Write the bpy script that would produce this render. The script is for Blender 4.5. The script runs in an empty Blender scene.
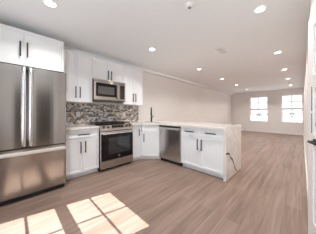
import bpy, bmesh, math, random
from mathutils import Vector, Matrix
random.seed(7)
S = bpy.context.scene
COL = S.collection

# ------------------------------------------------------------------ camera, world, sun, exposure
CAM_H = 1.17
cam_d = bpy.data.cameras.new('camera')
cam_d.sensor_fit = 'HORIZONTAL'
cam_d.sensor_width = 36.0
cam_d.lens = 144.0 / 316.0 * 36.0
cam_d.shift_y = -4.0 / 316.0
cam_d.clip_start = 0.02
cam_d.clip_end = 400
cam = bpy.data.objects.new('camera', cam_d)
COL.objects.link(cam)
cam.location = (0, 0, CAM_H)
cam.rotation_euler = (math.pi / 2, 0, math.radians(45))
S.camera = cam

S.view_settings.view_transform = 'Standard'
S.view_settings.look = 'None'
S.view_settings.gamma = 1.0
S.view_settings.use_curve_mapping = False
S.view_settings.exposure = 0.22
S.cycles.use_denoising = True
S.cycles.max_bounces = 14
S.cycles.diffuse_bounces = 8
S.cycles.glossy_bounces = 6
S.cycles.transparent_max_bounces = 16
S.cycles.sample_clamp_indirect = 6.0
S.cycles.caustics_reflective = False
S.cycles.caustics_refractive = False

SKY_STRENGTH = 1.5
SUN_ENERGY = 17.0
LAMP_W = 12.0
FILL_W = (1.0, 46.0)   # power of the fill lamps added outside the two front windows

W = bpy.data.worlds.new('sky')
S.world = W
W.use_nodes = True
nt = W.node_tree
nt.nodes.clear()
wo = nt.nodes.new('ShaderNodeOutputWorld')
bg = nt.nodes.new('ShaderNodeBackground')
tc = nt.nodes.new('ShaderNodeTexCoord')
sep = nt.nodes.new('ShaderNodeSeparateXYZ')
rp = nt.nodes.new('ShaderNodeValToRGB')
rp.color_ramp.elements[0].position = 0.0
rp.color_ramp.elements[0].color = (0.95, 0.95, 1.0, 1)
rp.color_ramp.elements[1].position = 0.6
rp.color_ramp.elements[1].color = (0.62, 0.74, 1.0, 1)
nt.links.new(tc.outputs['Generated'], sep.inputs[0])
nt.links.new(sep.outputs['Z'], rp.inputs[0])
nt.links.new(rp.outputs[0], bg.inputs[0])
bg.inputs[1].default_value = SKY_STRENGTH
nt.links.new(bg.outputs[0], wo.inputs[0])

sun_d = bpy.data.lights.new('sun', 'SUN')
sun_d.energy = SUN_ENERGY
sun_d.angle = math.radians(0.3)
sun_d.color = (0.97, 0.985, 1.0)
sun = bpy.data.objects.new('sun', sun_d)
COL.objects.link(sun)
sun_dir = Vector((0.218, 0.976, -1.2014))
sun.rotation_euler = sun_dir.to_track_quat('-Z', 'Y').to_euler()
sun.location = (-2, -6, 7)


def portal(name, loc, rot, sx, sy):
    d = bpy.data.lights.new(name, 'AREA')
    d.shape = 'RECTANGLE'
    d.size, d.size_y = sx, sy
    d.cycles.is_portal = True
    o = bpy.data.objects.new(name, d)
    COL.objects.link(o)
    o.location = loc
    o.rotation_euler = rot


# ------------------------------------------------------------------ materials
def mat(name, col, rough=0.5, metal=0.0, spec=0.5, noise=0.0, nscale=8.0, bump=0.0, coat=0.0, emit=None, estr=0.0, aniso=0.0):
    m = bpy.data.materials.new(name)
    m.use_nodes = True
    n = m.node_tree
    b = n.nodes['Principled BSDF']
    b.inputs['Base Color'].default_value = (*col, 1)
    b.inputs['Roughness'].default_value = rough
    b.inputs['Metallic'].default_value = metal
    b.inputs['Specular IOR Level'].default_value = spec
    b.inputs['Coat Weight'].default_value = coat
    if emit:
        b.inputs['Emission Color'].default_value = (*emit, 1)
        b.inputs['Emission Strength'].default_value = estr
    if noise or bump:
        t = n.nodes.new('ShaderNodeTexCoord')
        x = n.nodes.new('ShaderNodeTexNoise')
        x.inputs['Scale'].default_value = nscale
        x.inputs['Detail'].default_value = 4
        n.links.new(t.outputs['Object'], x.inputs['Vector'])
        if noise:
            r = n.nodes.new('ShaderNodeValToRGB')
            r.color_ramp.elements[0].color = (*[c * (1 - noise) for c in col], 1)
            r.color_ramp.elements[1].color = (*[min(1, c * (1 + noise)) for c in col], 1)
            r.color_ramp.elements[0].position = 0.3
            r.color_ramp.elements[1].position = 0.7
            n.links.new(x.outputs['Fac'], r.inputs[0])
            n.links.new(r.outputs[0], b.inputs['Base Color'])
        if bump:
            bu = n.nodes.new('ShaderNodeBump')
            bu.inputs['Strength'].default_value = bump
            bu.inputs['Distance'].default_value = 0.002
            n.links.new(x.outputs['Fac'], bu.inputs['Height'])
            n.links.new(bu.outputs[0], b.inputs['Normal'])
    return m


def steel(name, col, rough):
    m = mat(name, col, rough, 1.0)
    n = m.node_tree
    b = n.nodes['Principled BSDF']
    b.inputs['Anisotropic'].default_value = 0.75
    tg = n.nodes.new('ShaderNodeTangent')
    tg.direction_type = 'RADIAL'
    tg.axis = 'Z'
    n.links.new(tg.outputs[0], b.inputs['Tangent'])
    b.inputs['Anisotropic Rotation'].default_value = 0.25
    return m


M = {}
M['wall'] = mat('wall_paint', (0.785, 0.75, 0.72), 0.85, spec=0.2, bump=0.05, nscale=60)
M['ceiling'] = mat('ceiling_paint', (0.84, 0.85, 0.855), 0.9, spec=0.1)
M['trim'] = mat('trim_paint', (0.82, 0.80, 0.78), 0.4)
M['cab'] = mat('cabinet_white', (0.82, 0.83, 0.84), 0.38)
M['cab_in'] = mat('cabinet_shadow_gap', (0.60, 0.585, 0.57), 0.6)
M['steel'] = steel('brushed_stainless', (0.46, 0.43, 0.405), 0.17)
M['steel_lt'] = steel('polished_stainless', (0.68, 0.67, 0.67), 0.26)
M['steel_dw'] = steel('dishwasher_stainless', (0.66, 0.66, 0.66), 0.2)
M['satin'] = mat('satin_steel', (0.80, 0.785, 0.77), 0.5, 1.0)
M['steel_dk'] = mat('dark_steel', (0.09, 0.085, 0.08), 0.4, 0.8)
M['handle'] = mat('gunmetal_pull', (0.045, 0.042, 0.04), 0.38, 0.7)
M['black'] = mat('matte_black', (0.012, 0.012, 0.012), 0.42)
M['rubber'] = mat('black_gasket', (0.015, 0.015, 0.016), 0.7)
M['glass_blk'] = mat('black_oven_glass', (0.005, 0.005, 0.006), 0.04, spec=0.35)
M['glass_win'] = mat('oven_window_glass', (0.022, 0.024, 0.028), 0.05, spec=0.9)
M['glass_mw'] = mat('microwave_window', (0.10, 0.098, 0.095), 0.12, spec=0.6)
M['display'] = mat('display_panel', (0.02, 0.015, 0.012), 0.15)
M['iron'] = mat('cast_iron', (0.015, 0.015, 0.015), 0.6, bump=0.2, nscale=90)
M['lens'] = mat('lamp_lens', (1, 1, 1), 0.6, emit=(1.0, 0.95, 0.88), estr=5.0)
M['plastic'] = mat('white_plastic', (0.82, 0.80, 0.78), 0.45)
M['slot'] = mat('dark_slot', (0.05, 0.05, 0.05), 0.6)
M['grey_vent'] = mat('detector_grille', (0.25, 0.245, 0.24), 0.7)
M['paper'] = mat('cream_paper', (0.80, 0.72, 0.56), 0.7)
M['ink'] = mat('dark_ink', (0.10, 0.08, 0.06), 0.7)
M['emblem'] = mat('emblem_metal', (0.75, 0.75, 0.75), 0.3, 0.6)
M['sinksteel'] = mat('sink_steel', (0.6, 0.6, 0.6), 0.35, 1.0)


def floor_mat():
    m = mat('oak_plank_floor', (0.35, 0.26, 0.2), 0.44, spec=0.2)
    n = m.node_tree
    b = n.nodes['Principled BSDF']
    t = n.nodes.new('ShaderNodeTexCoord')
    mp = n.nodes.new('ShaderNodeMapping')
    mp.inputs['Rotation'].default_value = (0, 0, math.radians(90))
    br = n.nodes.new('ShaderNodeTexBrick')
    br.offset = 0.37
    br.inputs['Scale'].default_value = 1.0
    br.inputs['Brick Width'].default_value = 1.22
    br.inputs['Row Height'].default_value = 0.152
    br.inputs['Mortar Size'].default_value = 0.0022
    br.inputs['Mortar Smooth'].default_value = 0.2
    br.inputs['Bias'].default_value = 0.0
    br.inputs['Color1'].default_value = (0.0, 0.0, 0.0, 1)
    br.inputs['Color2'].default_value = (1, 1, 1, 1)
    br.inputs['Mortar'].default_value = (0.5, 0.5, 0.5, 1)
    n.links.new(t.outputs['Object'], mp.inputs[0])
    n.links.new(mp.outputs[0], br.inputs['Vector'])
    # grain stretched along the planks (y)
    mg = n.nodes.new('ShaderNodeMapping')
    mg.inputs['Scale'].default_value = (20, 1.3, 1)
    ng = n.nodes.new('ShaderNodeTexNoise')
    ng.inputs['Scale'].default_value = 1.0
    ng.inputs['Detail'].default_value = 6
    ng.inputs['Distortion'].default_value = 0.6
    n.links.new(t.outputs['Object'], mg.inputs[0])
    n.links.new(mg.outputs[0], ng.inputs['Vector'])
    mx = n.nodes.new('ShaderNodeMath')
    mx.operation = 'MULTIPLY_ADD'
    mx.inputs[1].default_value = 0.22
    n.links.new(br.outputs['Color'], mx.inputs[0])
    m2 = n.nodes.new('ShaderNodeMath')
    m2.operation = 'MULTIPLY'
    m2.inputs[1].default_value = 1.15
    n.links.new(ng.outputs['Fac'], m2.inputs[0])
    n.links.new(m2.outputs[0], mx.inputs[2])
    r = n.nodes.new('ShaderNodeValToRGB')
    r.color_ramp.elements[0].position = 0.35
    r.color_ramp.elements[0].color = FLOOR_A
    r.color_ramp.elements[1].position = 0.95
    r.color_ramp.elements[1].color = FLOOR_B
    n.links.new(mx.outputs[0], r.inputs[0])
    mm = n.nodes.new('ShaderNodeMixRGB')
    mm.inputs[2].default_value = (0.12, 0.085, 0.065, 1)
    fm = n.nodes.new('ShaderNodeMath')
    fm.operation = 'MULTIPLY'
    fm.inputs[1].default_value = 0.7
    n.links.new(br.outputs['Fac'], fm.inputs[0])
    n.links.new(fm.outputs[0], mm.inputs[0])
    n.links.new(r.outputs[0], mm.inputs[1])
    n.links.new(mm.outputs[0], b.inputs['Base Color'])
    bu = n.nodes.new('ShaderNodeBump')
    bu.inputs['Strength'].default_value = 0.08
    bu.inputs['Distance'].default_value = 0.002
    n.links.new(ng.outputs['Fac'], bu.inputs['Height'])
    n.links.new(bu.outputs[0], b.inputs['Normal'])
    return m


FLOOR_A = (0.165, 0.108, 0.081, 1)
FLOOR_B = (0.305, 0.218, 0.174, 1)
M['floor'] = floor_mat()


def tile_mat():
    """mosaic strips of glass and stone, laid along the wall (object X) and up (object Z)"""
    m = mat('mosaic_tile', (0.4, 0.35, 0.3), 0.22)
    n = m.node_tree
    b = n.nodes['Principled BSDF']
    t = n.nodes.new('ShaderNodeTexCoord')
    s = n.nodes.new('ShaderNodeSeparateXYZ')
    c = n.nodes.new('ShaderNodeCombineXYZ')
    n.links.new(t.outputs['Object'], s.inputs[0])
    n.links.new(s.outputs['X'], c.inputs['X'])
    n.links.new(s.outputs['Z'], c.inputs['Y'])
    br = n.nodes.new('ShaderNodeTexBrick')
    br.offset = 0.43
    br.inputs['Scale'].default_value = 1
    br.inputs['Brick Width'].default_value = 0.052
    br.inputs['Row Height'].default_value = 0.036
    br.inputs['Mortar Size'].default_value = 0.0022
    br.inputs['Color1'].default_value = (0, 0, 0, 1)
    br.inputs['Color2'].default_value = (1, 1, 1, 1)
    br.inputs['Mortar'].default_value = (0.5, 0.5, 0.5, 1)
    n.links.new(c.outputs[0], br.inputs['Vector'])
    r = n.nodes.new('ShaderNodeValToRGB')
    cr = r.color_ramp
    cr.interpolation = 'CONSTANT'
    cols = [(0.0, (0.15, 0.12, 0.105)), (0.12, (0.72, 0.67, 0.63)), (0.30, (0.36, 0.28, 0.22)),
            (0.42, (0.07, 0.062, 0.06)), (0.52, (0.52, 0.44, 0.38)), (0.66, (0.36, 0.36, 0.365)),
            (0.76, (0.80, 0.77, 0.74)), (0.88, (0.22, 0.175, 0.145))]
    cr.elements[0].position = 0.0
    cr.elements[0].color = (*cols[0][1], 1)
    cr.elements[1].position = cols[1][0]
    cr.elements[1].color = (*cols[1][1], 1)
    for p, k in cols[2:]:
        e = cr.elements.new(p)
        e.color = (*k, 1)
    n.links.new(br.outputs['Color'], r.inputs[0])
    mm = n.nodes.new('ShaderNodeMixRGB')
    mm.inputs[2].default_value = (0.50, 0.46, 0.42, 1)
    n.links.new(br.outputs['Fac'], mm.inputs[0])
    n.links.new(r.outputs[0], mm.inputs[1])
    n.links.new(mm.outputs[0], b.inputs['Base Color'])
    bu = n.nodes.new('ShaderNodeBump')
    bu.invert = True
    bu.inputs['Strength'].default_value = 0.4
    bu.inputs['Distance'].default_value = 0.002
    n.links.new(br.outputs['Fac'], bu.inputs['Height'])
    n.links.new(bu.outputs[0], b.inputs['Normal'])
    return m


M['tile'] = tile_mat()


def quartz_mat():
    m = mat('veined_quartz', (0.8, 0.77, 0.74), 0.09)
    n = m.node_tree
    b = n.nodes['Principled BSDF']
    t = n.nodes.new('ShaderNodeTexCoord')
    x = n.nodes.new('ShaderNodeTexNoise')
    x.inputs['Scale'].default_value = 1.7
    x.inputs['Detail'].default_value = 5
    x.inputs['Distortion'].default_value = 1.1
    n.links.new(t.outputs['Object'], x.inputs['Vector'])
    r = n.nodes.new('ShaderNodeValToRGB')
    cr = r.color_ramp
    base = (0.76, 0.725, 0.69, 1)
    cr.elements[0].position = 0.44
    cr.elements[0].color = base
    cr.elements[1].position = 0.56
    cr.elements[1].color = base
    e = cr.elements.new(0.497)
    e.color = (0.68, 0.635, 0.60, 1)
    e = cr.elements.new(0.475)
    e.color = (0.735, 0.695, 0.655, 1)
    e = cr.elements.new(0.519)
    e.color = (0.735, 0.695, 0.655, 1)
    n.links.new(x.outputs['Fac'], r.inputs[0])
    n.links.new(r.outputs[0], b.inputs['Base Color'])
    return m


M['quartz'] = quartz_mat()
M['vein'] = mat('dark_vein', (0.05, 0.048, 0.05), 0.2)
M['vein_lt'] = mat('pale_vein', (0.50, 0.46, 0.43), 0.2)


def pane_mat():
    m = bpy.data.materials.new('window_glass')
    m.use_nodes = True
    n = m.node_tree
    n.nodes.clear()
    o = n.nodes.new('ShaderNodeOutputMaterial')
    tr = n.nodes.new('ShaderNodeBsdfTransparent')
    tr.inputs[0].default_value = (0.97, 0.98, 0.98, 1)
    gl = n.nodes.new('ShaderNodeBsdfGlossy')
    gl.inputs['Roughness'].default_value = 0.02
    mx = n.nodes.new('ShaderNodeMixShader')
    mx.inputs[0].default_value = 0.05
    n.links.new(tr.outputs[0], mx.inputs[1])
    n.links.new(gl.outputs[0], mx.inputs[2])
    n.links.new(mx.outputs[0], o.inputs[0])
    return m


M['pane'] = pane_mat()


# ------------------------------------------------------------------ mesh helpers
class MB:
    def __init__(self):
        self.bm = bmesh.new()

    def box(self, x0, x1, y0, y1, z0, z1, bev=0.0):
        b = bmesh.new()
        bmesh.ops.create_cube(b, size=1)
        for v in b.verts:
            v.co = Vector((x0 + (v.co.x + .5) * (x1 - x0), y0 + (v.co.y + .5) * (y1 - y0), z0 + (v.co.z + .5) * (z1 - z0)))
        if bev:
            bmesh.ops.bevel(b, geom=b.edges[:], offset=bev, segments=2, affect='EDGES', profile=0.6)
        self._join(b)
        return self

    def _join(self, b):
        me = bpy.data.meshes.new('tmp')
        b.to_mesh(me)
        b.free()
        self.bm.from_mesh(me)
        bpy.data.meshes.remove(me)

    def cyl(self, c, axis, r, length, seg=24, r2=None, bev=0.0):
        """cylinder starting at c and running `length` along axis"""
        b = bmesh.new()
        bmesh.ops.create_cone(b, cap_ends=True, segments=seg, radius1=r, radius2=r if r2 is None else r2, depth=length)
        if bev:
            es = [e for e in b.edges if abs(e.verts[0].co.z - e.verts[1].co.z) < 1e-6]
            bmesh.ops.bevel(b, geom=es, offset=bev, segments=2, affect='EDGES')
        ax = Vector(axis).normalized()
        q = Vector((0, 0, 1)).rotation_difference(ax)
        mtx = Matrix.Translation(Vector(c) + ax * length / 2) @ q.to_matrix().to_4x4()
        bmesh.ops.transform(b, matrix=mtx, verts=b.verts)
        self._join(b)
        return self

    def tube(self, pts, r, seg=12):
        pts = [Vector(p) for p in pts]
        rs = r if isinstance(r, (list, tuple)) else [r] * len(pts)
        b = bmesh.new()
        rings = []
        ref = None
        for i, p in enumerate(pts):
            t = (pts[min(i + 1, len(pts) - 1)] - pts[max(i - 1, 0)]).normalized()
            if ref is None:
                ref = t.orthogonal().normalized()
            ref = (ref - t * ref.dot(t)).normalized()
            bi = t.cross(ref)
            rings.append([b.verts.new(p + (ref * math.cos(a) + bi * math.sin(a)) * rs[i]) for a in [2 * math.pi * k / seg for k in range(seg)]])
        for i in range(len(rings) - 1):
            for k in range(seg):
                b.faces.new((rings[i][k], rings[i][(k + 1) % seg], rings[i + 1][(k + 1) % seg], rings[i + 1][k]))
        b.faces.new(list(reversed(rings[0])))
        b.faces.new(rings[-1])
        bmesh.ops.recalc_face_normals(b, faces=b.faces[:])
        self._join(b)
        return self

    def prism(self, poly, z0, z1, holes=(), bev=0.0):
        """polygon in plan, extruded z0..z1, with optional holes"""
        b = bmesh.new()
        edges = []
        for loop in [poly, *holes]:
            vs = [b.verts.new((x, y, z0)) for x, y in loop]
            for i in range(len(vs)):
                edges.append(b.edges.new((vs[i], vs[(i + 1) % len(vs)])))
        bmesh.ops.triangle_fill(b, edges=edges, use_beauty=True, use_dissolve=False)
        ex = bmesh.ops.extrude_face_region(b, geom=b.faces[:])
        for v in [g for g in ex['geom'] if isinstance(g, bmesh.types.BMVert)]:
            v.co.z = z1
        bmesh.ops.recalc_face_normals(b, faces=b.faces[:])
        bmesh.ops.dissolve_limit(b, angle_limit=0.01, verts=b.verts[:], edges=b.edges[:])
        self._join(b)
        return self

    def build(self, name, m, parent=None, smooth=False):
        me = bpy.data.meshes.new(name)
        self.bm.to_mesh(me)
        self.bm.free()
        for x in (m if isinstance(m, list) else [m]):
            me.materials.append(x)
        if smooth:
            for p in me.polygons:
                p.use_smooth = True
        o = bpy.data.objects.new(name, me)
        COL.objects.link(o)
        if parent:
            o.parent = parent
        return o


def thing(name, label, cat, loc=(0, 0, 0), rotz=0.0, group=None):
    o = bpy.data.objects.new(name, None)
    o.empty_display_size = 0.1
    COL.objects.link(o)
    o.location = loc
    o.rotation_euler = (0, 0, rotz)
    o['label'] = label
    o['category'] = cat
    if group:
        o['group'] = group
    return o


def tag(o, label, cat, group=None):
    o['label'] = label
    o['category'] = cat
    if group:
        o['group'] = group
    return o


def struct(o):
    o['kind'] = 'structure'
    return o


def dup(root, loc, rotz=None, label=None):
    r = root.copy()
    COL.objects.link(r)
    r.location = loc
    if rotz is not None:
        r.rotation_euler = (0, 0, rotz)
    if label:
        r['label'] = label
    for ch in list(root.children):
        c = ch.copy()
        COL.objects.link(c)
        c.parent = r
        for g in list(ch.children):
            d = g.copy()
            COL.objects.link(d)
            d.parent = c
    return r


# ------------------------------------------------------------------ room shell
WX = -3.44      # face of left wall
RX = 0.066      # face of right wall
BY = 10.66      # face of back wall
FY = -0.65      # face of front wall (behind camera)
H = 2.50
FOY = 1.25      # face of foyer wall
JOG = 1.12      # where the foyer widens out

f = MB().box(WX - .12, FOY + .12, FY - .12, BY + .12, -.1, 0).build('floor', M['floor'])
struct(f)
struct(MB().box(WX - .12, FOY + .12, FY - .12, BY + .12, H, H + .12).build('ceiling', M['ceiling']))
struct(MB().box(WX - .12, WX, FY - .12, BY + .12, 0, H).build('wall_left', M['wall']))
struct(MB().box(WX, WX + .13, FY, BY, 2.43, H).build('trim_1', M['ceiling']))


def wall_y(name, x0, x1, ya, yb, holes):
    """wall in a y plane with rectangular holes (xa, xb, za, zb)"""
    m = MB()
    xs = sorted(holes)
    cur = x0
    for xa, xb, za, zb in xs:
        m.box(cur, xa, ya, yb, 0, H)
        m.box(xa, xb, ya, yb, 0, za)
        m.box(xa, xb, ya, yb, zb, H)
        cur = xb
    m.box(cur, x1, ya, yb, 0, H)
    return struct(m.build(name, M['wall']))


# far windows (image measured): glass openings in the back wall
BW = [(-2.36, -1.43), (-.83, .045)]
BWZ = (0.64, 2.17)
wall_y('wall_back', WX, RX + .001, BY, BY + .12, [(a, b, *BWZ) for a, b in BW])
FW = [(-2.43, -1.455), (-0.58, 0.335)]
FWZ = (0.615, 2.175)
wall_y('wall_front', WX, FOY, FY - .12, FY, [(a, b, *FWZ) for a, b in FW])
struct(MB().box(RX, RX + .12, 2.0, BY + .12, 0, H).build('wall_right', M['wall']))
struct(MB().box(.235, FOY, JOG, JOG + .1, 0, H).build('wall_hall', M['wall']))
struct(MB().box(FOY, FOY + .12, FY - .12, JOG + .1, 0, H).build('wall_foyer', M['wall']))


def baseboard(name, x0, x1, y0, y1):
    return struct(MB().box(x0, x1, y0, y1, 0, .115, .003).build(name, M['trim']))


baseboard('baseboard_left', WX, WX + .014, 3.62, BY)
baseboard('baseboard_back', WX + .014, RX - .014, BY - .014, BY)
baseboard('baseboard_right', RX - .014, RX, 2.09, BY)
baseboard('baseboard_front', -2.55, FOY, FY, FY + .014)


def window(name, xa, xb, za, zb, y_face, out, depth=.09, bar=.010):
    """double hung window, four lites per sash; out=+1: outside is +y"""
    root = struct(thing(name, 'x', 'x'))
    del root['label'], root['category']
    yg = y_face + out * depth
    def bx(m, a, b, c, d, t=.03):
        m.box(a, b, min(yg - t / 2, yg + t / 2), max(yg - t / 2, yg + t / 2), c, d)
    fr = MB()
    w = .02
    bx(fr, xa, xa + w, za, zb, .06)
    bx(fr, xb - w, xb, za, zb, .06)
    bx(fr, xa + w, xb - w, zb - w, zb, .06)
    bx(fr, xa + w, xb - w, za, za + w, .06)
    fr.build('window_frame', M['trim'], root)
    mid = (za + zb) / 2 + .0
    for lo, hi, bot, top in ((za + w, mid, .028, .06), (mid, zb - w, .052, .026)):
        s = MB()
        e = .024
        bx(s, xa + w, xa + w + e, lo, hi)
        bx(s, xb - w - e, xb - w, lo, hi)
        bx(s, xa + w + e, xb - w - e, lo, lo + bot)
        bx(s, xa + w + e, xb - w - e, hi - top, hi)
        gz0, gz1 = lo + bot, hi - top
        xm, zm = (xa + xb) / 2, (gz0 + gz1) / 2
        bx(s, xm - bar, xm + bar, gz0, gz1, .010)
        bx(s, xa + w + e, xm - bar, zm - bar, zm + bar, .010)
        bx(s, xm + bar, xb - w - e, zm - bar, zm + bar, .010)
        so = s.build('sash', M['trim'], root)
        g = MB()
        bx(g, xa + w + e, xb - w - e, gz0, gz1, .005)
        g.build('pane', M['pane'], so)
    sl = MB()
    ya, yb = y_face - out * .02, y_face + out * (depth - .03)
    sl.box(xa + .001, xb - .001, min(ya, yb), max(ya, yb), za, za + .018)
    sl.build('window_sill', M['trim'], root)


window('window_1', *BW[0], *BWZ, BY, 1, bar=.019)
window('window_2', *BW[1], *BWZ, BY, 1, bar=.019)
window('window_3', *FW[0], *FWZ, FY, -1, .07)
window('added_window', *FW[1], *FWZ, FY, -1, .07)  # unseen window added behind the camera to bring in more light
for a, b in BW:
    portal('daylight_portal', ((a + b) / 2, BY + .125, sum(BWZ) / 2), (math.radians(-90), 0, 0), b - a, BWZ[1] - BWZ[0])
for a, b in FW:
    d = bpy.data.lights.new('fill_lamp', 'AREA')  # fill lamp added behind each front window to brighten the near room
    d.shape = 'RECTANGLE'
    d.size, d.size_y = b - a, FWZ[1] - FWZ[0]
    d.energy = FILL_W[0] if b < -1 else FILL_W[1]
    d.color = (0.80, 0.91, 1.0)
    o = bpy.data.objects.new('fill_lamp', d)
    COL.objects.link(o)
    o.location = ((a + b) / 2, FY - .135, sum(FWZ) / 2)
    o.rotation_euler = (math.radians(90), 0, 0)


# ------------------------------------------------------------------ cabinet pieces (local: front faces -y, x = width, z up)
def shaker(x0, x1, z0, z1, y=0.0, t=.02, rail=.062, inset=.010):
    b = bmesh.new()
    bmesh.ops.create_cube(b, size=1)
    for v in b.verts:
        v.co = Vector((x0 + (v.co.x + .5) * (x1 - x0), y + (v.co.y + .5) * t, z0 + (v.co.z + .5) * (z1 - z0)))
    b.faces.ensure_lookup_table()
    fr = min(b.faces, key=lambda q: q.calc_center_median().y)
    bmesh.ops.inset_individual(b, faces=[fr], thickness=min(rail, (z1 - z0) * .3), depth=0)
    ex = bmesh.ops.extrude_face_region(b, geom=[fr])
    vs = [g for g in ex['geom'] if isinstance(g, bmesh.types.BMVert)]
    for v in vs:
        v.co.y += inset
    if fr.is_valid:
        bmesh.ops.delete(b, geom=[fr], context='FACES_ONLY')
    bmesh.ops.recalc_face_normals(b, faces=b.faces[:])
    m = MB()
    m._join(b)
    return m


def pull(x, z, length, vertical=True, y=0.0, r=.009):
    m = MB()
    hl = length / 2
    if vertical:
        m.box(x - r, x + r, y - .034, y - .024, z - hl, z + hl, .002)
        for s in (-1, 1):
            m.box(x - .005, x + .005, y - .025, y + .0005, z + s * (hl - .018) - .005, z + s * (hl - .018) + .005)
    else:
        m.box(x - hl, x + hl, y - .034, y - .024, z - r, z + r, .002)
        for s in (-1, 1):
            m.box(x + s * (hl - .018) - .005, x + s * (hl - .018) + .005, y - .025, y + .0005, z - .005, z + .005)
    return m


R90 = math.radians(90)


def wall_cabinet(label, xf, y0, y1, z0, z1, hz, hl=.16, stile=0.0):
    """double door cabinet hung on the left wall; front face at x = xf"""
    r = thing('wall_cabinet', label, 'cabinet', (xf, y0, z0), R90)
    w, d, h = y1 - y0, xf - WX - .002, z1 - z0
    MB().box(.0008, w - .0008, .021, d, 0, h).build('carcass', M['cab'], r)
    wd = w - stile
    mid = wd / 2
    if stile:
        MB().box(wd + .001, w - .001, .002, .0205, 0, h).build('filler_strip', M['cab'], r)
    for a, b, hx in ((.002, mid - .0015, mid - .038), (mid + .0015, wd - .002, mid + .038)):
        dr = shaker(a, b, .002, h - .002).build('door', M['cab'], r)
        pull(hx, hz - z0, hl).build('handle', M['handle'], dr)
    return r


wall_cabinet('wide white double-door shaker cabinet mounted above the refrigerator', -2.82, -.357, .592, 1.845, 2.36, 2.075, .21, .035)
UX = -3.10
wall_cabinet('white double-door wall cabinet between refrigerator and microwave, over the tiled backsplash', UX, .597, 1.160, 1.385, 2.36, 1.575, .215)
wall_cabinet('short white two-door wall cabinet directly on top of the microwave', UX, 1.162, 1.912, 1.895, 2.36, 2.015, .20)
wall_cabinet('white double-door wall cabinet right of the microwave, last before the bare wall', UX, 1.914, 2.520, 1.385, 2.36, 1.565, .21)

# ------------------------------------------------------------------ refrigerator
FRX = -2.62
r = thing('refrigerator', 'large stainless steel french-door refrigerator with bottom freezer drawer', 'refrigerator', (FRX, -.325, 0), R90)
W_, FH = .905, 1.79
MB().box(.004, W_ - .004, .075, .76, .03, FH - .012, .006).build('cabinet_body', M['steel_dk'], r)
hw = W_ / 2


def bowed(a, b, z0, z1, n=28, sag=.010):
    """door panel with a gently bowed front and softly rolled vertical edges"""
    pts = [(b, .068), (a, .068), (a, .012)]
    for i in range(n + 1):
        q = i / n
        e = min(q, 1 - q) * (b - a)
        pts.append((a + q * (b - a) * .998 + .0004, sag * (2 * q - 1) ** 2 * .7 + .010 * max(0, 1 - e / .012) ** 2 - .004))
    pts.append((b, .012))
    return MB().prism(pts, z0, z1)


for a, b, hx in ((0, hw - .004, hw - .034), (hw + .004, W_, hw + .034)):
    dr = bowed(a, b, .706, FH).build('door', M['steel'], r)
    m = MB()
    # tall flattened bar that swells out of the inner door edge
    m.tube([(hx, .004, .715), (hx, -.022, .745), (hx, -.034, .82), (hx, -.036, 1.24), (hx, -.034, 1.68), (hx, -.022, 1.755), (hx, .004, 1.783)], [.021, .023, .025, .025, .025, .023, .021], 16)
    m.build('handle', M['steel_lt'], dr, True)['label'] = 'bright vertical door handle'
dr = bowed(0, W_, .075, .690).build('freezer_drawer', M['steel'], r)
m = MB()
m.box(.012, W_ - .012, -.040, -.004, .612, .655, .012)
m.box(.03, .08, -.012, .006, .618, .65)
m.box(W_ - .08, W_ - .03, -.012, .006, .618, .65)
m.build('drawer_handle', M['satin'], dr)['label'] = 'bright full-width drawer handle'
MB().box(.01, W_ - .01, .05, .09, .0, .07, .004).build('kick_grille', M['rubber'], r)
MB().box(.01, W_ - .01, .03, .076, .688, .708).build('door_gasket', M['rubber'], r)
MB().box(.02, W_ - .02, .02, .10, FH, FH + .018, .003).build('hinge_cover', M['rubber'], r)
for x in (.06, W_ - .06):
    MB().cyl((x, .14, 0), (0, 0, 1), .022, .032).build('foot', M['rubber'], r)

# ------------------------------------------------------------------ microwave
MX = -3.03
r = thing('microwave', 'stainless over-the-range microwave hung between white wall cabinets', 'microwave', (MX, 1.166, 1.44), R90)
mw, mh = .744, .452
MB().box(.0, mw, .022, .40, 0, mh, .003).build('housing', M['steel_dk'], r)
MB().box(0, .565, 0, .022, .012, .405, .004).build('door', M['steel'], r)
door = r.children[-1] if r.children[-1].name.startswith('door') else [c for c in r.children if c.name.startswith('door')][0]
MB().box(.040, .505, -.002, .002, .085, .375).build('door_bezel', M['glass_blk'], door)
MB().box(.085, .455, -.003, .0, .135, .305).build('window_screen', M['glass_mw'], door)
m = MB().box(.520, .542, -.040, -.026, .05, .37, .005)
m.box(.524, .538, -.028, .001, .06, .085).box(.524, .538, -.028, .001, .335, .36)
m.build('handle', M['steel_lt'], door)
cp = MB().box(.568, mw, 0, .022, .012, .405, .004).build('control_panel', M['steel'], r)
MB().box(.60, mw - .022, -.002, .001, .05, .375).build('keypad', M['display'], cp)
MB().box(0, mw, 0, .022, .409, mh, .004).build('vent_grille', M['steel'], r)
MB().box(.02, mw - .02, .03, .38, -.006, .002).build('underside_filter', M['grey_vent'], r)
t = thing('paper_tag', 'round cream paper tag stuck on the top edge of the microwave', 'tag', (MX + .004, 1.166 + .385, 1.44 + .415), R90)
MB().cyl((0, .002, 0), (0, -1, 0), .040, .0016, 28).build('card', M['paper'], t)
MB().box(-.02, .02, -.0006, .001, -.004, .004).build('printed_line', M['ink'], t)

# ------------------------------------------------------------------ base cabinets
BX = -2.83


def carcass_base(w, d, parent):
    MB().box(.0008, w - .0008, .021, d, .085, .874).build('carcass', M['cab'], parent)
    MB().box(.0008, w - .0008, .075, .10, 0, .085).build('toe_kick', M['cab'], parent)


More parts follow.
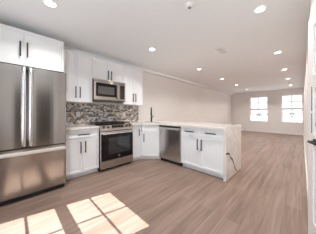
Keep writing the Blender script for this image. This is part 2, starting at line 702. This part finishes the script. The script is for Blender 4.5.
depth = BX - WX - .002
r = thing('base_cabinet', 'white base cabinet with one drawer over two doors, between refrigerator and range', 'cabinet', (BX, .592, 0), R90)
w = 1.186 - .592
carcass_base(w, depth, r)
dr = shaker(.003, w - .003, .715, .868, rail=.045).build('drawer', M['cab'], r)
pull(w / 2 + .01, .778, .20, False).build('handle', M['handle'], dr)
for a, b, hx in ((.003, w / 2 - .0015, w / 2 - .04), (w / 2 + .0015, w - .003, w / 2 + .04)):
    d_ = shaker(a, b, .092, .709).build('door', M['cab'], r)
    pull(hx, .552, .21).build('handle', M['handle'], d_)

r = thing('base_cabinet', 'narrow white single-door base cabinet tucked right of the range', 'cabinet', (BX, 1.960, 0), R90)
w = 2.248 - 1.960
carcass_base(w, depth, r)
d_ = shaker(.003, w - .003, .092, .868).build('door', M['cab'], r)
pull(w - .085, .70, .17).build('handle', M['handle'], d_)

# diagonal corner sink cabinet
PF = 2.565      # peninsula cabinet front
A = Vector((BX, 2.25))
B = Vector((-2.515, PF))
r = thing('sink_cabinet', 'white diagonal corner sink cabinet below the black faucet', 'cabinet', (A.x, A.y, 0), math.radians(45))
L = (B - A).length


def loc45(p):
    q = Vector(p) - A
    c = math.cos(math.radians(45))
    return ((q.x + q.y) * c, (-q.x + q.y) * c)


def inset_poly(k, z0, z1, name, m):
    pts = [(A.x - k, A.y + .0005 + k), (A.x, A.y + .0005), (B.x - .0005, B.y), (B.x - .0005, 3.17), (WX + .002, 3.17), (WX + .002, A.y + .0005)]
    c = math.cos(math.radians(45))
    off = Vector((-c, c)) * k
    a2, b2 = A + off, B + off
    pts = [(a2.x, a2.y), (b2.x, b2.y), (B.x - .0006, b2.y + .0), (B.x - .0006, 3.17), (WX + .002, 3.17), (WX + .002, A.y + .0006), (a2.x, A.y + .0006)]
    out = []
    for p in pts:
        q = loc45(p)
        if not out or (Vector(q) - Vector(out[-1])).length > 1e-5:
            out.append(q)
    return MB().prism(out, z0, z1).build(name, m, r)


inset_poly(.021, .085, .70, 'carcass', M['cab'])
inset_poly(.06, 0, .085, 'toe_kick', M['cab'])
shaker(.014, L - .014, .715, .868, rail=.045).build('false_drawer_front', M['cab'], r)
d_ = shaker(.014, L - .014, .092, .709).build('door', M['cab'], r)
pull(.062, .555, .20).build('handle', M['handle'], d_)
MB().box(.014, L - .014, .0205, .04, .700, .874).build('apron_rail', M['cab'], r)

# peninsula cabinet
PX0, PX1 = -1.862, -.958
r = thing('peninsula_cabinet', 'white two-drawer two-door peninsula cabinet right of the dishwasher', 'cabinet', (PX0, PF, 0), 0)
w = PX1 - PX0
carcass_base(w, .61, r)
for a, b in ((.003, w / 2 - .0015), (w / 2 + .0015, w - .003)):
    dr = shaker(a, b, .715, .868, rail=.045).build('drawer', M['cab'], r)
    pull((a + b) / 2, .792, .20, False).build('handle', M['handle'], dr)
for a, b, hx in ((.003, w / 2 - .0015, w / 2 - .042), (w / 2 + .0015, w - .003, w / 2 + .042)):
    d_ = shaker(a, b, .092, .709).build('door', M['cab'], r)
    pull(hx, .55, .21).build('handle', M['handle'], d_)
MB().box(WX + .002 - PX0, w, .611, .629, 0, .874).build('back_panel', M['cab'], r)

# ------------------------------------------------------------------ range
SX = -2.775
r = thing('range', 'stainless slide-in kitchen range with black glass oven door and front knobs', 'stove', (SX, 1.192, 0), R90)
w = .762
MB().box(.002, w - .002, .035, .655, .04, .905).build('oven_body', M['steel_dk'], r)
# angled control panel
pr = bmesh.new()
prof = [(0.035, .800), (-.012, .806), (-.004, .850), (.030, .922), (.06, .922), (.06, .80)]
va = [pr.verts.new((0, y, z)) for y, z in prof]
vb = [pr.verts.new((w, y, z)) for y, z in prof]
pr.faces.new(va)
pr.faces.new(list(reversed(vb)))
for i in range(len(prof)):
    j = (i + 1) % len(prof)
    pr.faces.new((va[i], vb[i], vb[j], va[j]))
bmesh.ops.recalc_face_normals(pr, faces=pr.faces[:])
m = MB()
m._join(pr)
cp = m.build('control_panel', M['steel'], r)
nrm = Vector((0, -.072, .034)).normalized()
pc = Vector((0, .014, .888))


def on_panel(x):
    return Vector((x, pc.y, pc.z))


for x in (.075, .165, w - .165, w - .075):
    c = on_panel(x)
    k = MB().cyl(c - nrm * .002, nrm, .030, .006, 28)
    k.cyl(c + nrm * .003, nrm, .023, .026, 28, .020, .003)
    k.build('knob', M['steel_dk'], cp)
up = Vector((0, .034, .072)).normalized()
dm = bmesh.new()
for s1, s2, s3 in [(a, b, c) for a in (0, 1) for b in (0, 1) for c in (0, 1)]:
    dm.verts.new(Vector((.245 + s1 * (w - .49), pc.y, pc.z)) + up * (s2 - .5) * .058 + nrm * (s3 * .003 - .001))
bmesh.ops.convex_hull(dm, input=dm.verts[:])
m = MB()
m._join(dm)
m.build('display', M['display'], cp)
od = MB().box(.004, w - .004, -.004, .035, .205, .790, .004).build('oven_door', M['steel_lt'], r)
MB().box(.012, w - .012, -.008, -.002, .212, .742).build('door_glass', M['glass_blk'], od)
MB().box(.16, w - .10, -.0095, -.007, .33, .665).build('viewing_window', M['glass_win'], od)
m = MB().tube([(.03, -.055, .752), (w - .03, -.055, .752)], .013, 16)
for x in (.06, w - .06):
    m.box(x - .014, x + .014, -.05, -.002, .742, .762)
m.build('handle', M['steel_lt'], od)
e = MB().cyl((w / 2 + .02, -.0078, .272), (0, -1, 0), .019, .002, 28).build('emblem', M['emblem'], od)
MB().cyl((w / 2 + .02, -.0097, .272), (0, -1, 0), .0155, .0008, 28).build('emblem_face', M['steel_dk'], e)
MB().box(.004, w - .004, -.004, .035, .055, .198, .004).build('storage_drawer', M['steel'], r)
MB().box(.01, w - .01, .06, .6, .0, .056).build('plinth', M['rubber'], r)
ct = MB().box(.0, w, .062, .655, .9055, .925, .003).build('cooktop', M['glass_blk'], r)
for gx in (.03, .27, .51):
    m = MB()
    gw = .222
    for yy in (.10, .355, .60):
        m.box(gx, gx + gw, yy, yy + .014, .944, .960)
    for xx in (gx, gx + gw / 2 - .007, gx + gw - .014):
        m.box(xx, xx + .014, .10, .614, .944, .960)
    for xx in (gx + .001, gx + gw - .013):
        for yy in (.101, .602):
            m.box(xx, xx + .012, yy, yy + .012, .9245, .945)
    m.build('grate', M['iron'], ct)
for bx_, by_ in ((.14, .22), (.14, .49), (.38, .355), (.62, .22), (.62, .49)):
    MB().cyl((bx_, by_, .9245), (0, 0, 1), .045, .012, 24).cyl((bx_, by_, .936), (0, 0, 1), .03, .006, 24).build('burner', M['iron'], ct)

# ------------------------------------------------------------------ dishwasher
r = thing('dishwasher', 'stainless steel dishwasher built in beside the corner sink cabinet', 'dishwasher', (-2.512, PF - .012, 0), 0)
w = .646
MB().box(.004, w - .004, .032, .60, .10, .870).build('tub', M['steel_dk'], r)
dd = MB().box(.006, w - .006, 0, .03, .075, .838, .005).build('door', M['steel_dw'], r)
MB().box(.006, w - .006, .002, .03, .842, .868, .003).build('control_strip', M['steel_dk'], r)
m = MB().box(.03, w - .03, -.045, -.030, .795, .825, .005)
m.box(.05, .075, -.032, .002, .80, .82).box(w - .075, w - .05, -.032, .002, .80, .82)
m.build('handle', M['satin'], dd)
MB().box(.006, w - .006, .05, .09, 0, .075).build('toe_plate', M['rubber'], r)

# ------------------------------------------------------------------ countertops
CT0, CT1 = .876, .915
o = MB().prism([(WX + .001, .590), (BX + .028, .590), (BX + .028, 1.189), (WX + .001, 1.189)], CT0, CT1).build('countertop', M['quartz'])
tag(o, 'short pale quartz countertop between refrigerator and range', 'countertop')

PEX = -.916      # outer face of waterfall end
CF = PF - .026   # counter front edge
CB = 3.42        # counter back edge
root = thing('countertop', 'long pale quartz countertop running round the sink corner to the waterfall end', 'countertop', (0, 0, 0))
c45 = math.cos(math.radians(45))
fa = A + Vector((c45, -c45)) * .028
fb = B + Vector((c45, -c45)) * .028
k = BX + .028
# intersection of diagonal edge with x = k and with y = CF (diagonal slope 1)
p1 = (k, fa.y + (k - fa.x))
p2 = (fa.x + (CF - fa.y), CF)
sc = Vector((-2.93, 2.72))   # sink centre


def sq(cx, cy, hx, hy, ang=45, n=5, rr=.03):
    out = []
    a = math.radians(ang)
    for qx, qy, st in ((1, 1, 0), (-1, 1, 90), (-1, -1, 180), (1, -1, 270)):
        for i in range(n):
            t_ = math.radians(st + 90 * i / (n - 1))
            x = qx * (hx - rr) + rr * math.cos(t_)
            y = qy * (hy - rr) + rr * math.sin(t_)
            out.append((cx + x * math.cos(a) - y * math.sin(a), cy + x * math.sin(a) + y * math.cos(a)))
    return out


sc = (A + B) / 2 + Vector((-c45, c45)) * .27
MB().prism([(WX + .001, 1.957), (k, 1.957), p1, p2, (PEX, CF), (PEX, CB), (WX + .001, CB)], CT0, CT1,
           holes=[sq(sc.x, sc.y, .235, .185)]).build('slab', M['quartz'], root)
# waterfall end with its dark jagged vein inlaid in the face
wf = MB().box(PEX - .038, PEX, CF, CB, 0, CT0)
bm = wf.bm


def vein(pts, mat_i, wd, e=.0006):
    """pts = (y, z) on the outer face; a flush strip of varying width"""
    vs = []
    for i, (y, z) in enumerate(pts):
        a = Vector(pts[max(i - 1, 0)])
        b = Vector(pts[min(i + 1, len(pts) - 1)])
        t_ = (b - a).normalized()
        nn = Vector((-t_.y, t_.x))
        ww = wd[i] if isinstance(wd, (list, tuple)) else wd
        vs.append((bm.verts.new((PEX + e, y + nn.x * ww, z + nn.y * ww)), bm.verts.new((PEX + e, y - nn.x * ww, z - nn.y * ww))))
    for i in range(len(vs) - 1):
        q = bm.faces.new((vs[i][0], vs[i + 1][0], vs[i + 1][1], vs[i][1]))
        q.normal_update()
        if q.normal.x < 0:
            q.normal_flip()
        q.material_index = mat_i


def on_end(u, v):
    """point of the end face seen at image position (u, v), as measured when studying the photo"""
    kk = (u - 158) / 144.0
    y = -PEX * (1 + kk) / (1 - kk)
    d = (y - PEX) / math.sqrt(2)
    return (y, CAM_H - (v - 113) * d / 144.0)


VP = [(226.0, 154.2), (227.6, 153.6), (229.3, 154.0), (230.4, 157.2), (232.4, 159.4), (233.6, 163.0), (234.7, 167.4), (236.4, 170.2), (237.2, 171.6)]
vein([on_end(*p) for p in VP], 1, [.015, .018, .019, .014, .018, .014, .014, .011, .004])
vein([on_end(230.4, 157.2), on_end(229.6, 160.0), on_end(228.6, 163.0)], 1, [.006, .004, .002])
vein([on_end(*p) for p in [(231, 127.5), (234, 133), (236.2, 138), (237.5, 144), (239.6, 149)]], 2, [.006, .008, .005, .006, .003], .0004)
vein([on_end(*p) for p in [(237.6, 126.2), (238.4, 131), (239.8, 136), (240.4, 140)]], 2, [.008, .010, .008, .004], .0004)
vein([on_end(*p) for p in [(226.6, 139), (229.5, 141), (232, 146), (234.2, 149)]], 2, [.003, .005, .004, .002], .0004)
wf.build('waterfall_panel', [M['quartz'], M['vein'], M['vein_lt']], root)['label'] = 'vertical slab end with a dark jagged vein'

# sink bowl
r = thing('sink', 'undermount steel sink bowl in the corner countertop', 'sink', (sc.x, sc.y, .715), math.radians(45))
m = MB()
lo = bmesh.new()
outer = sq(0, 0, .232, .182, 0)
inner = sq(0, 0, .215, .165, 0, rr=.04)
r1 = [lo.verts.new((x, y, .1595)) for x, y in outer]
r2 = [lo.verts.new((x, y, .002)) for x, y in inner]
r0 = [lo.verts.new((x * 1.05, y * 1.05, .1595)) for x, y in outer]
n_ = len(r1)
for i in range(n_):
    j = (i + 1) % n_
    lo.faces.new((r1[i], r1[j], r2[j], r2[i]))
    lo.faces.new((r0[i], r0[j], r1[j], r1[i]))
lo.faces.new(r2)
bmesh.ops.recalc_face_normals(lo, faces=lo.faces[:])
m._join(lo)
m.build('bowl', M['sinksteel'], r)
MB().cyl((0, 0, .002), (0, 0, 1), .04, .004).build('drain', M['steel_dk'], r)

# faucet, spout swings toward the room (local -y)
fp = (A + B) / 2 + Vector((-c45, c45)) * .53
r = thing('faucet', 'tall matte black pull-down faucet standing at the corner sink', 'faucet', (fp.x, fp.y, CT1), math.radians(45))
MB().cyl((0, 0, 0), (0, 0, 1), .028, .014, 24, .026).cyl((0, 0, .013), (0, 0, 1), .025, .19, 24, .021).build('body', M['black'], r, False)
pts = [(0, 0, .20), (0, 0, .30)] + [(0, -.085 + .085 * math.cos(a), .315 + .085 * math.sin(a)) for a in [math.pi * i / 12 for i in range(0, 13)]]
MB().tube(pts, [.016] * len(pts), 14).build('spout', M['black'], r, True)
MB().cyl((0, -.17, .318), (0, 0, -1), .018, .035, 20).cyl((0, -.17, .285), (0, 0, -1), .019, .085, 20, .025).build('spray_head', M['black'], r)
MB().cyl((.016, 0, .135), (1, 0, 0), .012, .028, 18).tube([(.04, 0, .135), (.055, -.004, .16), (.062, -.008, .20)], [.008, .007, .006], 10).build('handle', M['black'], r)

# ------------------------------------------------------------------ backsplash and outlets
o = MB().box(0, 2.605 - .592, -.0015, .008, .916, 1.384).build('tile_backsplash', M['tile'])
o.location = (WX + .009, .592, 0)
o.rotation_euler = (0, 0, R90)
tag(o, 'brown grey and white mosaic tile backsplash behind the range', 'backsplash')


def outlet(label, loc, rz):
    r = thing('wall_outlet', label, 'outlet', loc, rz, None)
    MB().box(-.037, .037, -.006, 0, -.058, .058, .002).build('cover_plate', M['plastic'], r)
    for z in (-.024, .024):
        rc = MB().box(-.017, .017, -.008, -.005, z - .015, z + .015, .001).build('receptacle', M['plastic'], r)
        MB().box(-.008, -.005, -.0086, -.0075, z - .006, z + .006).box(.005, .008, -.0086, -.0075, z - .005, z + .005).build('slot', M['slot'], rc)
    return r


o1 = outlet('white outlet on the mosaic tile between refrigerator and range', (WX + .0115, .98, 1.14), R90)
dup(o1, (WX + .0115, 2.12, 1.135), R90, 'white outlet on the mosaic tile right of the range')
dup(o1, (-1.23, BY - .0005, .42), 0, 'white outlet low on the far wall between the two windows')

# ------------------------------------------------------------------ ceiling fittings
def downlight(label, x, y):
    r = thing('downlight', label, 'ceiling light', (x, y, H), 0, 'recessed ceiling downlights')
    b = bmesh.new()
    n_ = 32
    ro = [b.verts.new((.072 * math.cos(a), .072 * math.sin(a), -.0005)) for a in [2 * math.pi * i / n_ for i in range(n_)]]
    rm = [b.verts.new((.069 * math.cos(a), .069 * math.sin(a), -.006)) for a in [2 * math.pi * i / n_ for i in range(n_)]]
    ri = [b.verts.new((.055 * math.cos(a), .055 * math.sin(a), -.004)) for a in [2 * math.pi * i / n_ for i in range(n_)]]
    for i in range(n_):
        j = (i + 1) % n_
        b.faces.new((ro[i], ro[j], rm[j], rm[i]))
        b.faces.new((rm[i], rm[j], ri[j], ri[i]))
    bmesh.ops.recalc_face_normals(b, faces=b.faces[:])
    m = MB()
    m._join(b)
    m.build('trim_ring', M['plastic'], r)
    MB().cyl((0, 0, -.0045), (0, 0, 1), .056, .004, 32).build('lens', M['lens'], r)
    l = bpy.data.lights.new('lamp', 'AREA')
    l.shape = 'DISK'
    l.size = .13
    l.energy = LAMP_W
    l.spread = math.radians(131)
    l.color = (1.0, 0.97, 0.945)
    lo_ = bpy.data.objects.new('lamp', l)
    COL.objects.link(lo_)
    lo_.parent = r
    lo_.location = (0, 0, -.012)
    return r


LX, RXL = -2.21, -.38
near = 'recessed downlight in the ceiling '
d0 = downlight(near + 'just in front of the refrigerator', LX + .05, .31)
for x, y, lb in ((LX, 2.04, near + 'in front of the range and sink corner'),
                 (LX, 3.97, near + 'third of the left row, behind the peninsula'),
                 (LX, 5.75, near + 'past the peninsula, fourth of the left row'),
                 (LX, 7.48, near + 'second from the far windows in the left row'),
                 (LX, 9.28, near + 'close to the left far window'),
                 (RXL, 2.23, near + 'nearest the camera in the row beside the right wall'),
                 (RXL, 4.10, near + 'second in the row beside the right wall'),
                 (RXL, 5.85, near + 'third in the row beside the right wall'),
                 (RXL, 7.50, near + 'fourth in the row beside the right wall'),
                 (RXL, 9.32, near + 'close to the right far window')):
    dup(d0, (x, y, H), 0, lb)

r = thing('air_vent', 'white slotted air vent in the middle of the ceiling', 'vent', (-1.22, 3.15, H), math.radians(90))
m = MB()
m.box(-.17, .17, -.075, -.055, -.010, -.0005).box(-.17, .17, .055, .075, -.010, -.0005)
m.box(-.17, -.15, -.055, .055, -.010, -.0005).box(.15, .17, -.055, .055, -.010, -.0005)
m.build('frame', M['plastic'], r)
MB().box(-.15, .15, -.055, .055, -.002, -.0005).build('duct_opening', M['grey_vent'], r)
for i in range(7):
    y = -.048 + i * .016
    MB().box(-.15, .15, y - .0055, y + .0055, -.009, -.006).build('slat', M['plastic'], r)


def detector(label, x, y, s=1.0):
    r = thing('smoke_detector', label, 'smoke detector', (x, y, H))
    MB().cyl((0, 0, -.0005), (0, 0, -1), .065 * s, .012, 32).cyl((0, 0, -.012), (0, 0, -1), .058 * s, .022, 32, .045 * s).build('cover', M['plastic'], r)
    MB().cyl((0, 0, -.033), (0, 0, -1), .026 * s, .005, 24, .022 * s).build('sensor_cap', M['grey_vent'], r)
    return r


detector('small round ceiling detector with a dark centre, nearest the camera', -.98, 1.53, .8)
detector('round white smoke detector on the ceiling just beyond the air vent', -1.20, 4.88)
detector('round smoke detector beside the farthest downlight of the right row', -.38, 8.42)

# ------------------------------------------------------------------ white door standing ajar at the right edge
hinge = Vector((.215, 1.205))
free = Vector((.040, 1.95))
dv = (hinge - free)
DL = dv.length
ang = math.atan2(dv.y, dv.x)
r = struct(thing('door_1', 'x', 'x', (free.x, free.y, 0), ang))
del r['label'], r['category']
# local x runs from the free edge to the hinge; the seen face is local -y side? resolved below
DH = 2.03
t_ = .035


def panel_door():
    m = MB()
    m.box(0, DL, .010, t_ - .010, .012, DH)
    st = .115
    rails = [(.012, .22), (.86, .985), (1.39, 1.50), (1.92, DH)]
    for ya, yb in ((0, .010), (t_ - .010, t_)):
        m.box(0, st, ya, yb, .012, DH)
        m.box(DL - st, DL, ya, yb, .012, DH)
        for a, b in rails:
            m.box(st, DL - st, ya, yb, a, b)
    return m


leaf = panel_door().build('door_leaf', M['trim'], r)
m = MB()
hx, hz = .17, .925
m.cyl((hx, 0, hz), (0, -1, 0), .027, .009, 24)
m.cyl((hx, -.008, hz), (0, -1, 0), .011, .030, 18)
m.tube([(hx - .012, -.035, hz), (hx + .03, -.035, hz), (hx + .115, -.032, hz)], [.011, .010, .008], 12)
m.build('door_handle', M['black'], leaf)
MB().cyl((.235, 0, 1.075), (0, -1, 0), .020, .012, 24).build('deadbolt', M['black'], leaf)
MB().box(.096, .104, -.005, .001, .995, 1.165).box(.096, .104, -.005, .001, 1.19, 1.40).build('shadow_line_strip', M['grey_vent'], leaf)  # added grey strips stand in for a dark shadow line on the leaf
# jamb post between foyer wall and door
struct(MB().box(.185, .235, 1.10, 1.215, 0, H).build('trim_2', M['trim']))
struct(MB().prism([(.066, 2.0), (.066, 1.97), (.235, 1.215), (.29, 1.215), (.12, 2.0)], DH + .006, H).build('wall_over_door', M['wall']))

# unseen dark door added in the foyer wall to darken the refrigerator's reflection
M['walnut'] = mat('walnut_stain', (0.06, 0.045, 0.036), 0.45, noise=.25, nscale=5)
r = struct(thing('door_2', 'x', 'x', (FOY, .22, 0), math.radians(-90)))
del r['label'], r['category']
r.rotation_euler = (0, 0, math.radians(90))
lf = shaker(0, .86, .012, 2.03, y=-.0, t=.04, rail=.12)
for v in lf.bm.verts:
    v.co.y = .0 - v.co.y
bmesh.ops.reverse_faces(lf.bm, faces=lf.bm.faces[:])
for v in lf.bm.verts:
    v.co.y += .042
lf.build('door_leaf', M['walnut'], r)

# ------------------------------------------------------------------ outside
M['pave'] = mat('pale_street', (0.62, 0.60, 0.59), 0.9, noise=.12, nscale=.4)
M['house1'] = mat('pale_siding', (0.70, 0.66, 0.64), 0.8)
M['house2'] = mat('buff_brick', (0.62, 0.52, 0.48), 0.8)
M['roof'] = mat('grey_shingle', (0.32, 0.32, 0.34), 0.9)
M['hglass'] = mat('house_window', (0.20, 0.22, 0.26), 0.1)
struct(MB().box(-60, 60, BY + .3, 110, -3.3, -3.2).build('ground', M['pave']))
struct(MB().box(-30, 30, -30, FY - .3, -.25, -.15).build('terrace', M['pave']))


def house(label, x, y, wd, ht, m):
    r = thing('rowhouse', label, 'building', (x, y, -3.2))
    MB().box(-wd / 2, wd / 2, 0, 9, 0, ht).build('wall', M[m], r)
    b = bmesh.new()
    vs = [b.verts.new(p) for p in [(-wd / 2 - .3, -.4, ht), (wd / 2 + .3, -.4, ht), (wd / 2 + .3, 9.4, ht), (-wd / 2 - .3, 9.4, ht), (-wd / 2 - .3, 4.5, ht + 1.4), (wd / 2 + .3, 4.5, ht + 1.4)]]
    for q in ((0, 1, 5, 4), (3, 4, 5, 2), (0, 4, 3), (1, 2, 5), (0, 3, 2, 1)):
        b.faces.new([vs[i] for i in q])
    bmesh.ops.recalc_face_normals(b, faces=b.faces[:])
    mm = MB()
    mm._join(b)
    mm.build('roof', M['roof'], r)
    for z in (.9, 3.3):
        for i in range(3):
            xx = -wd / 2 + wd * (i + .5) / 3
            MB().box(xx - .5, xx + .5, -.03, .02, z, z + 1.3).build('window', M['hglass'], r)


house('pale sided house across the street seen through the left far window', -16.4, 40, 8.6, 4.6, 'house1')
house('buff brick house across the street between the two window views', -7.4, 42, 7.6, 4.3, 'house2')
house('pale house across the street seen through the right far window', 1.2, 40, 7.6, 4.5, 'house1')
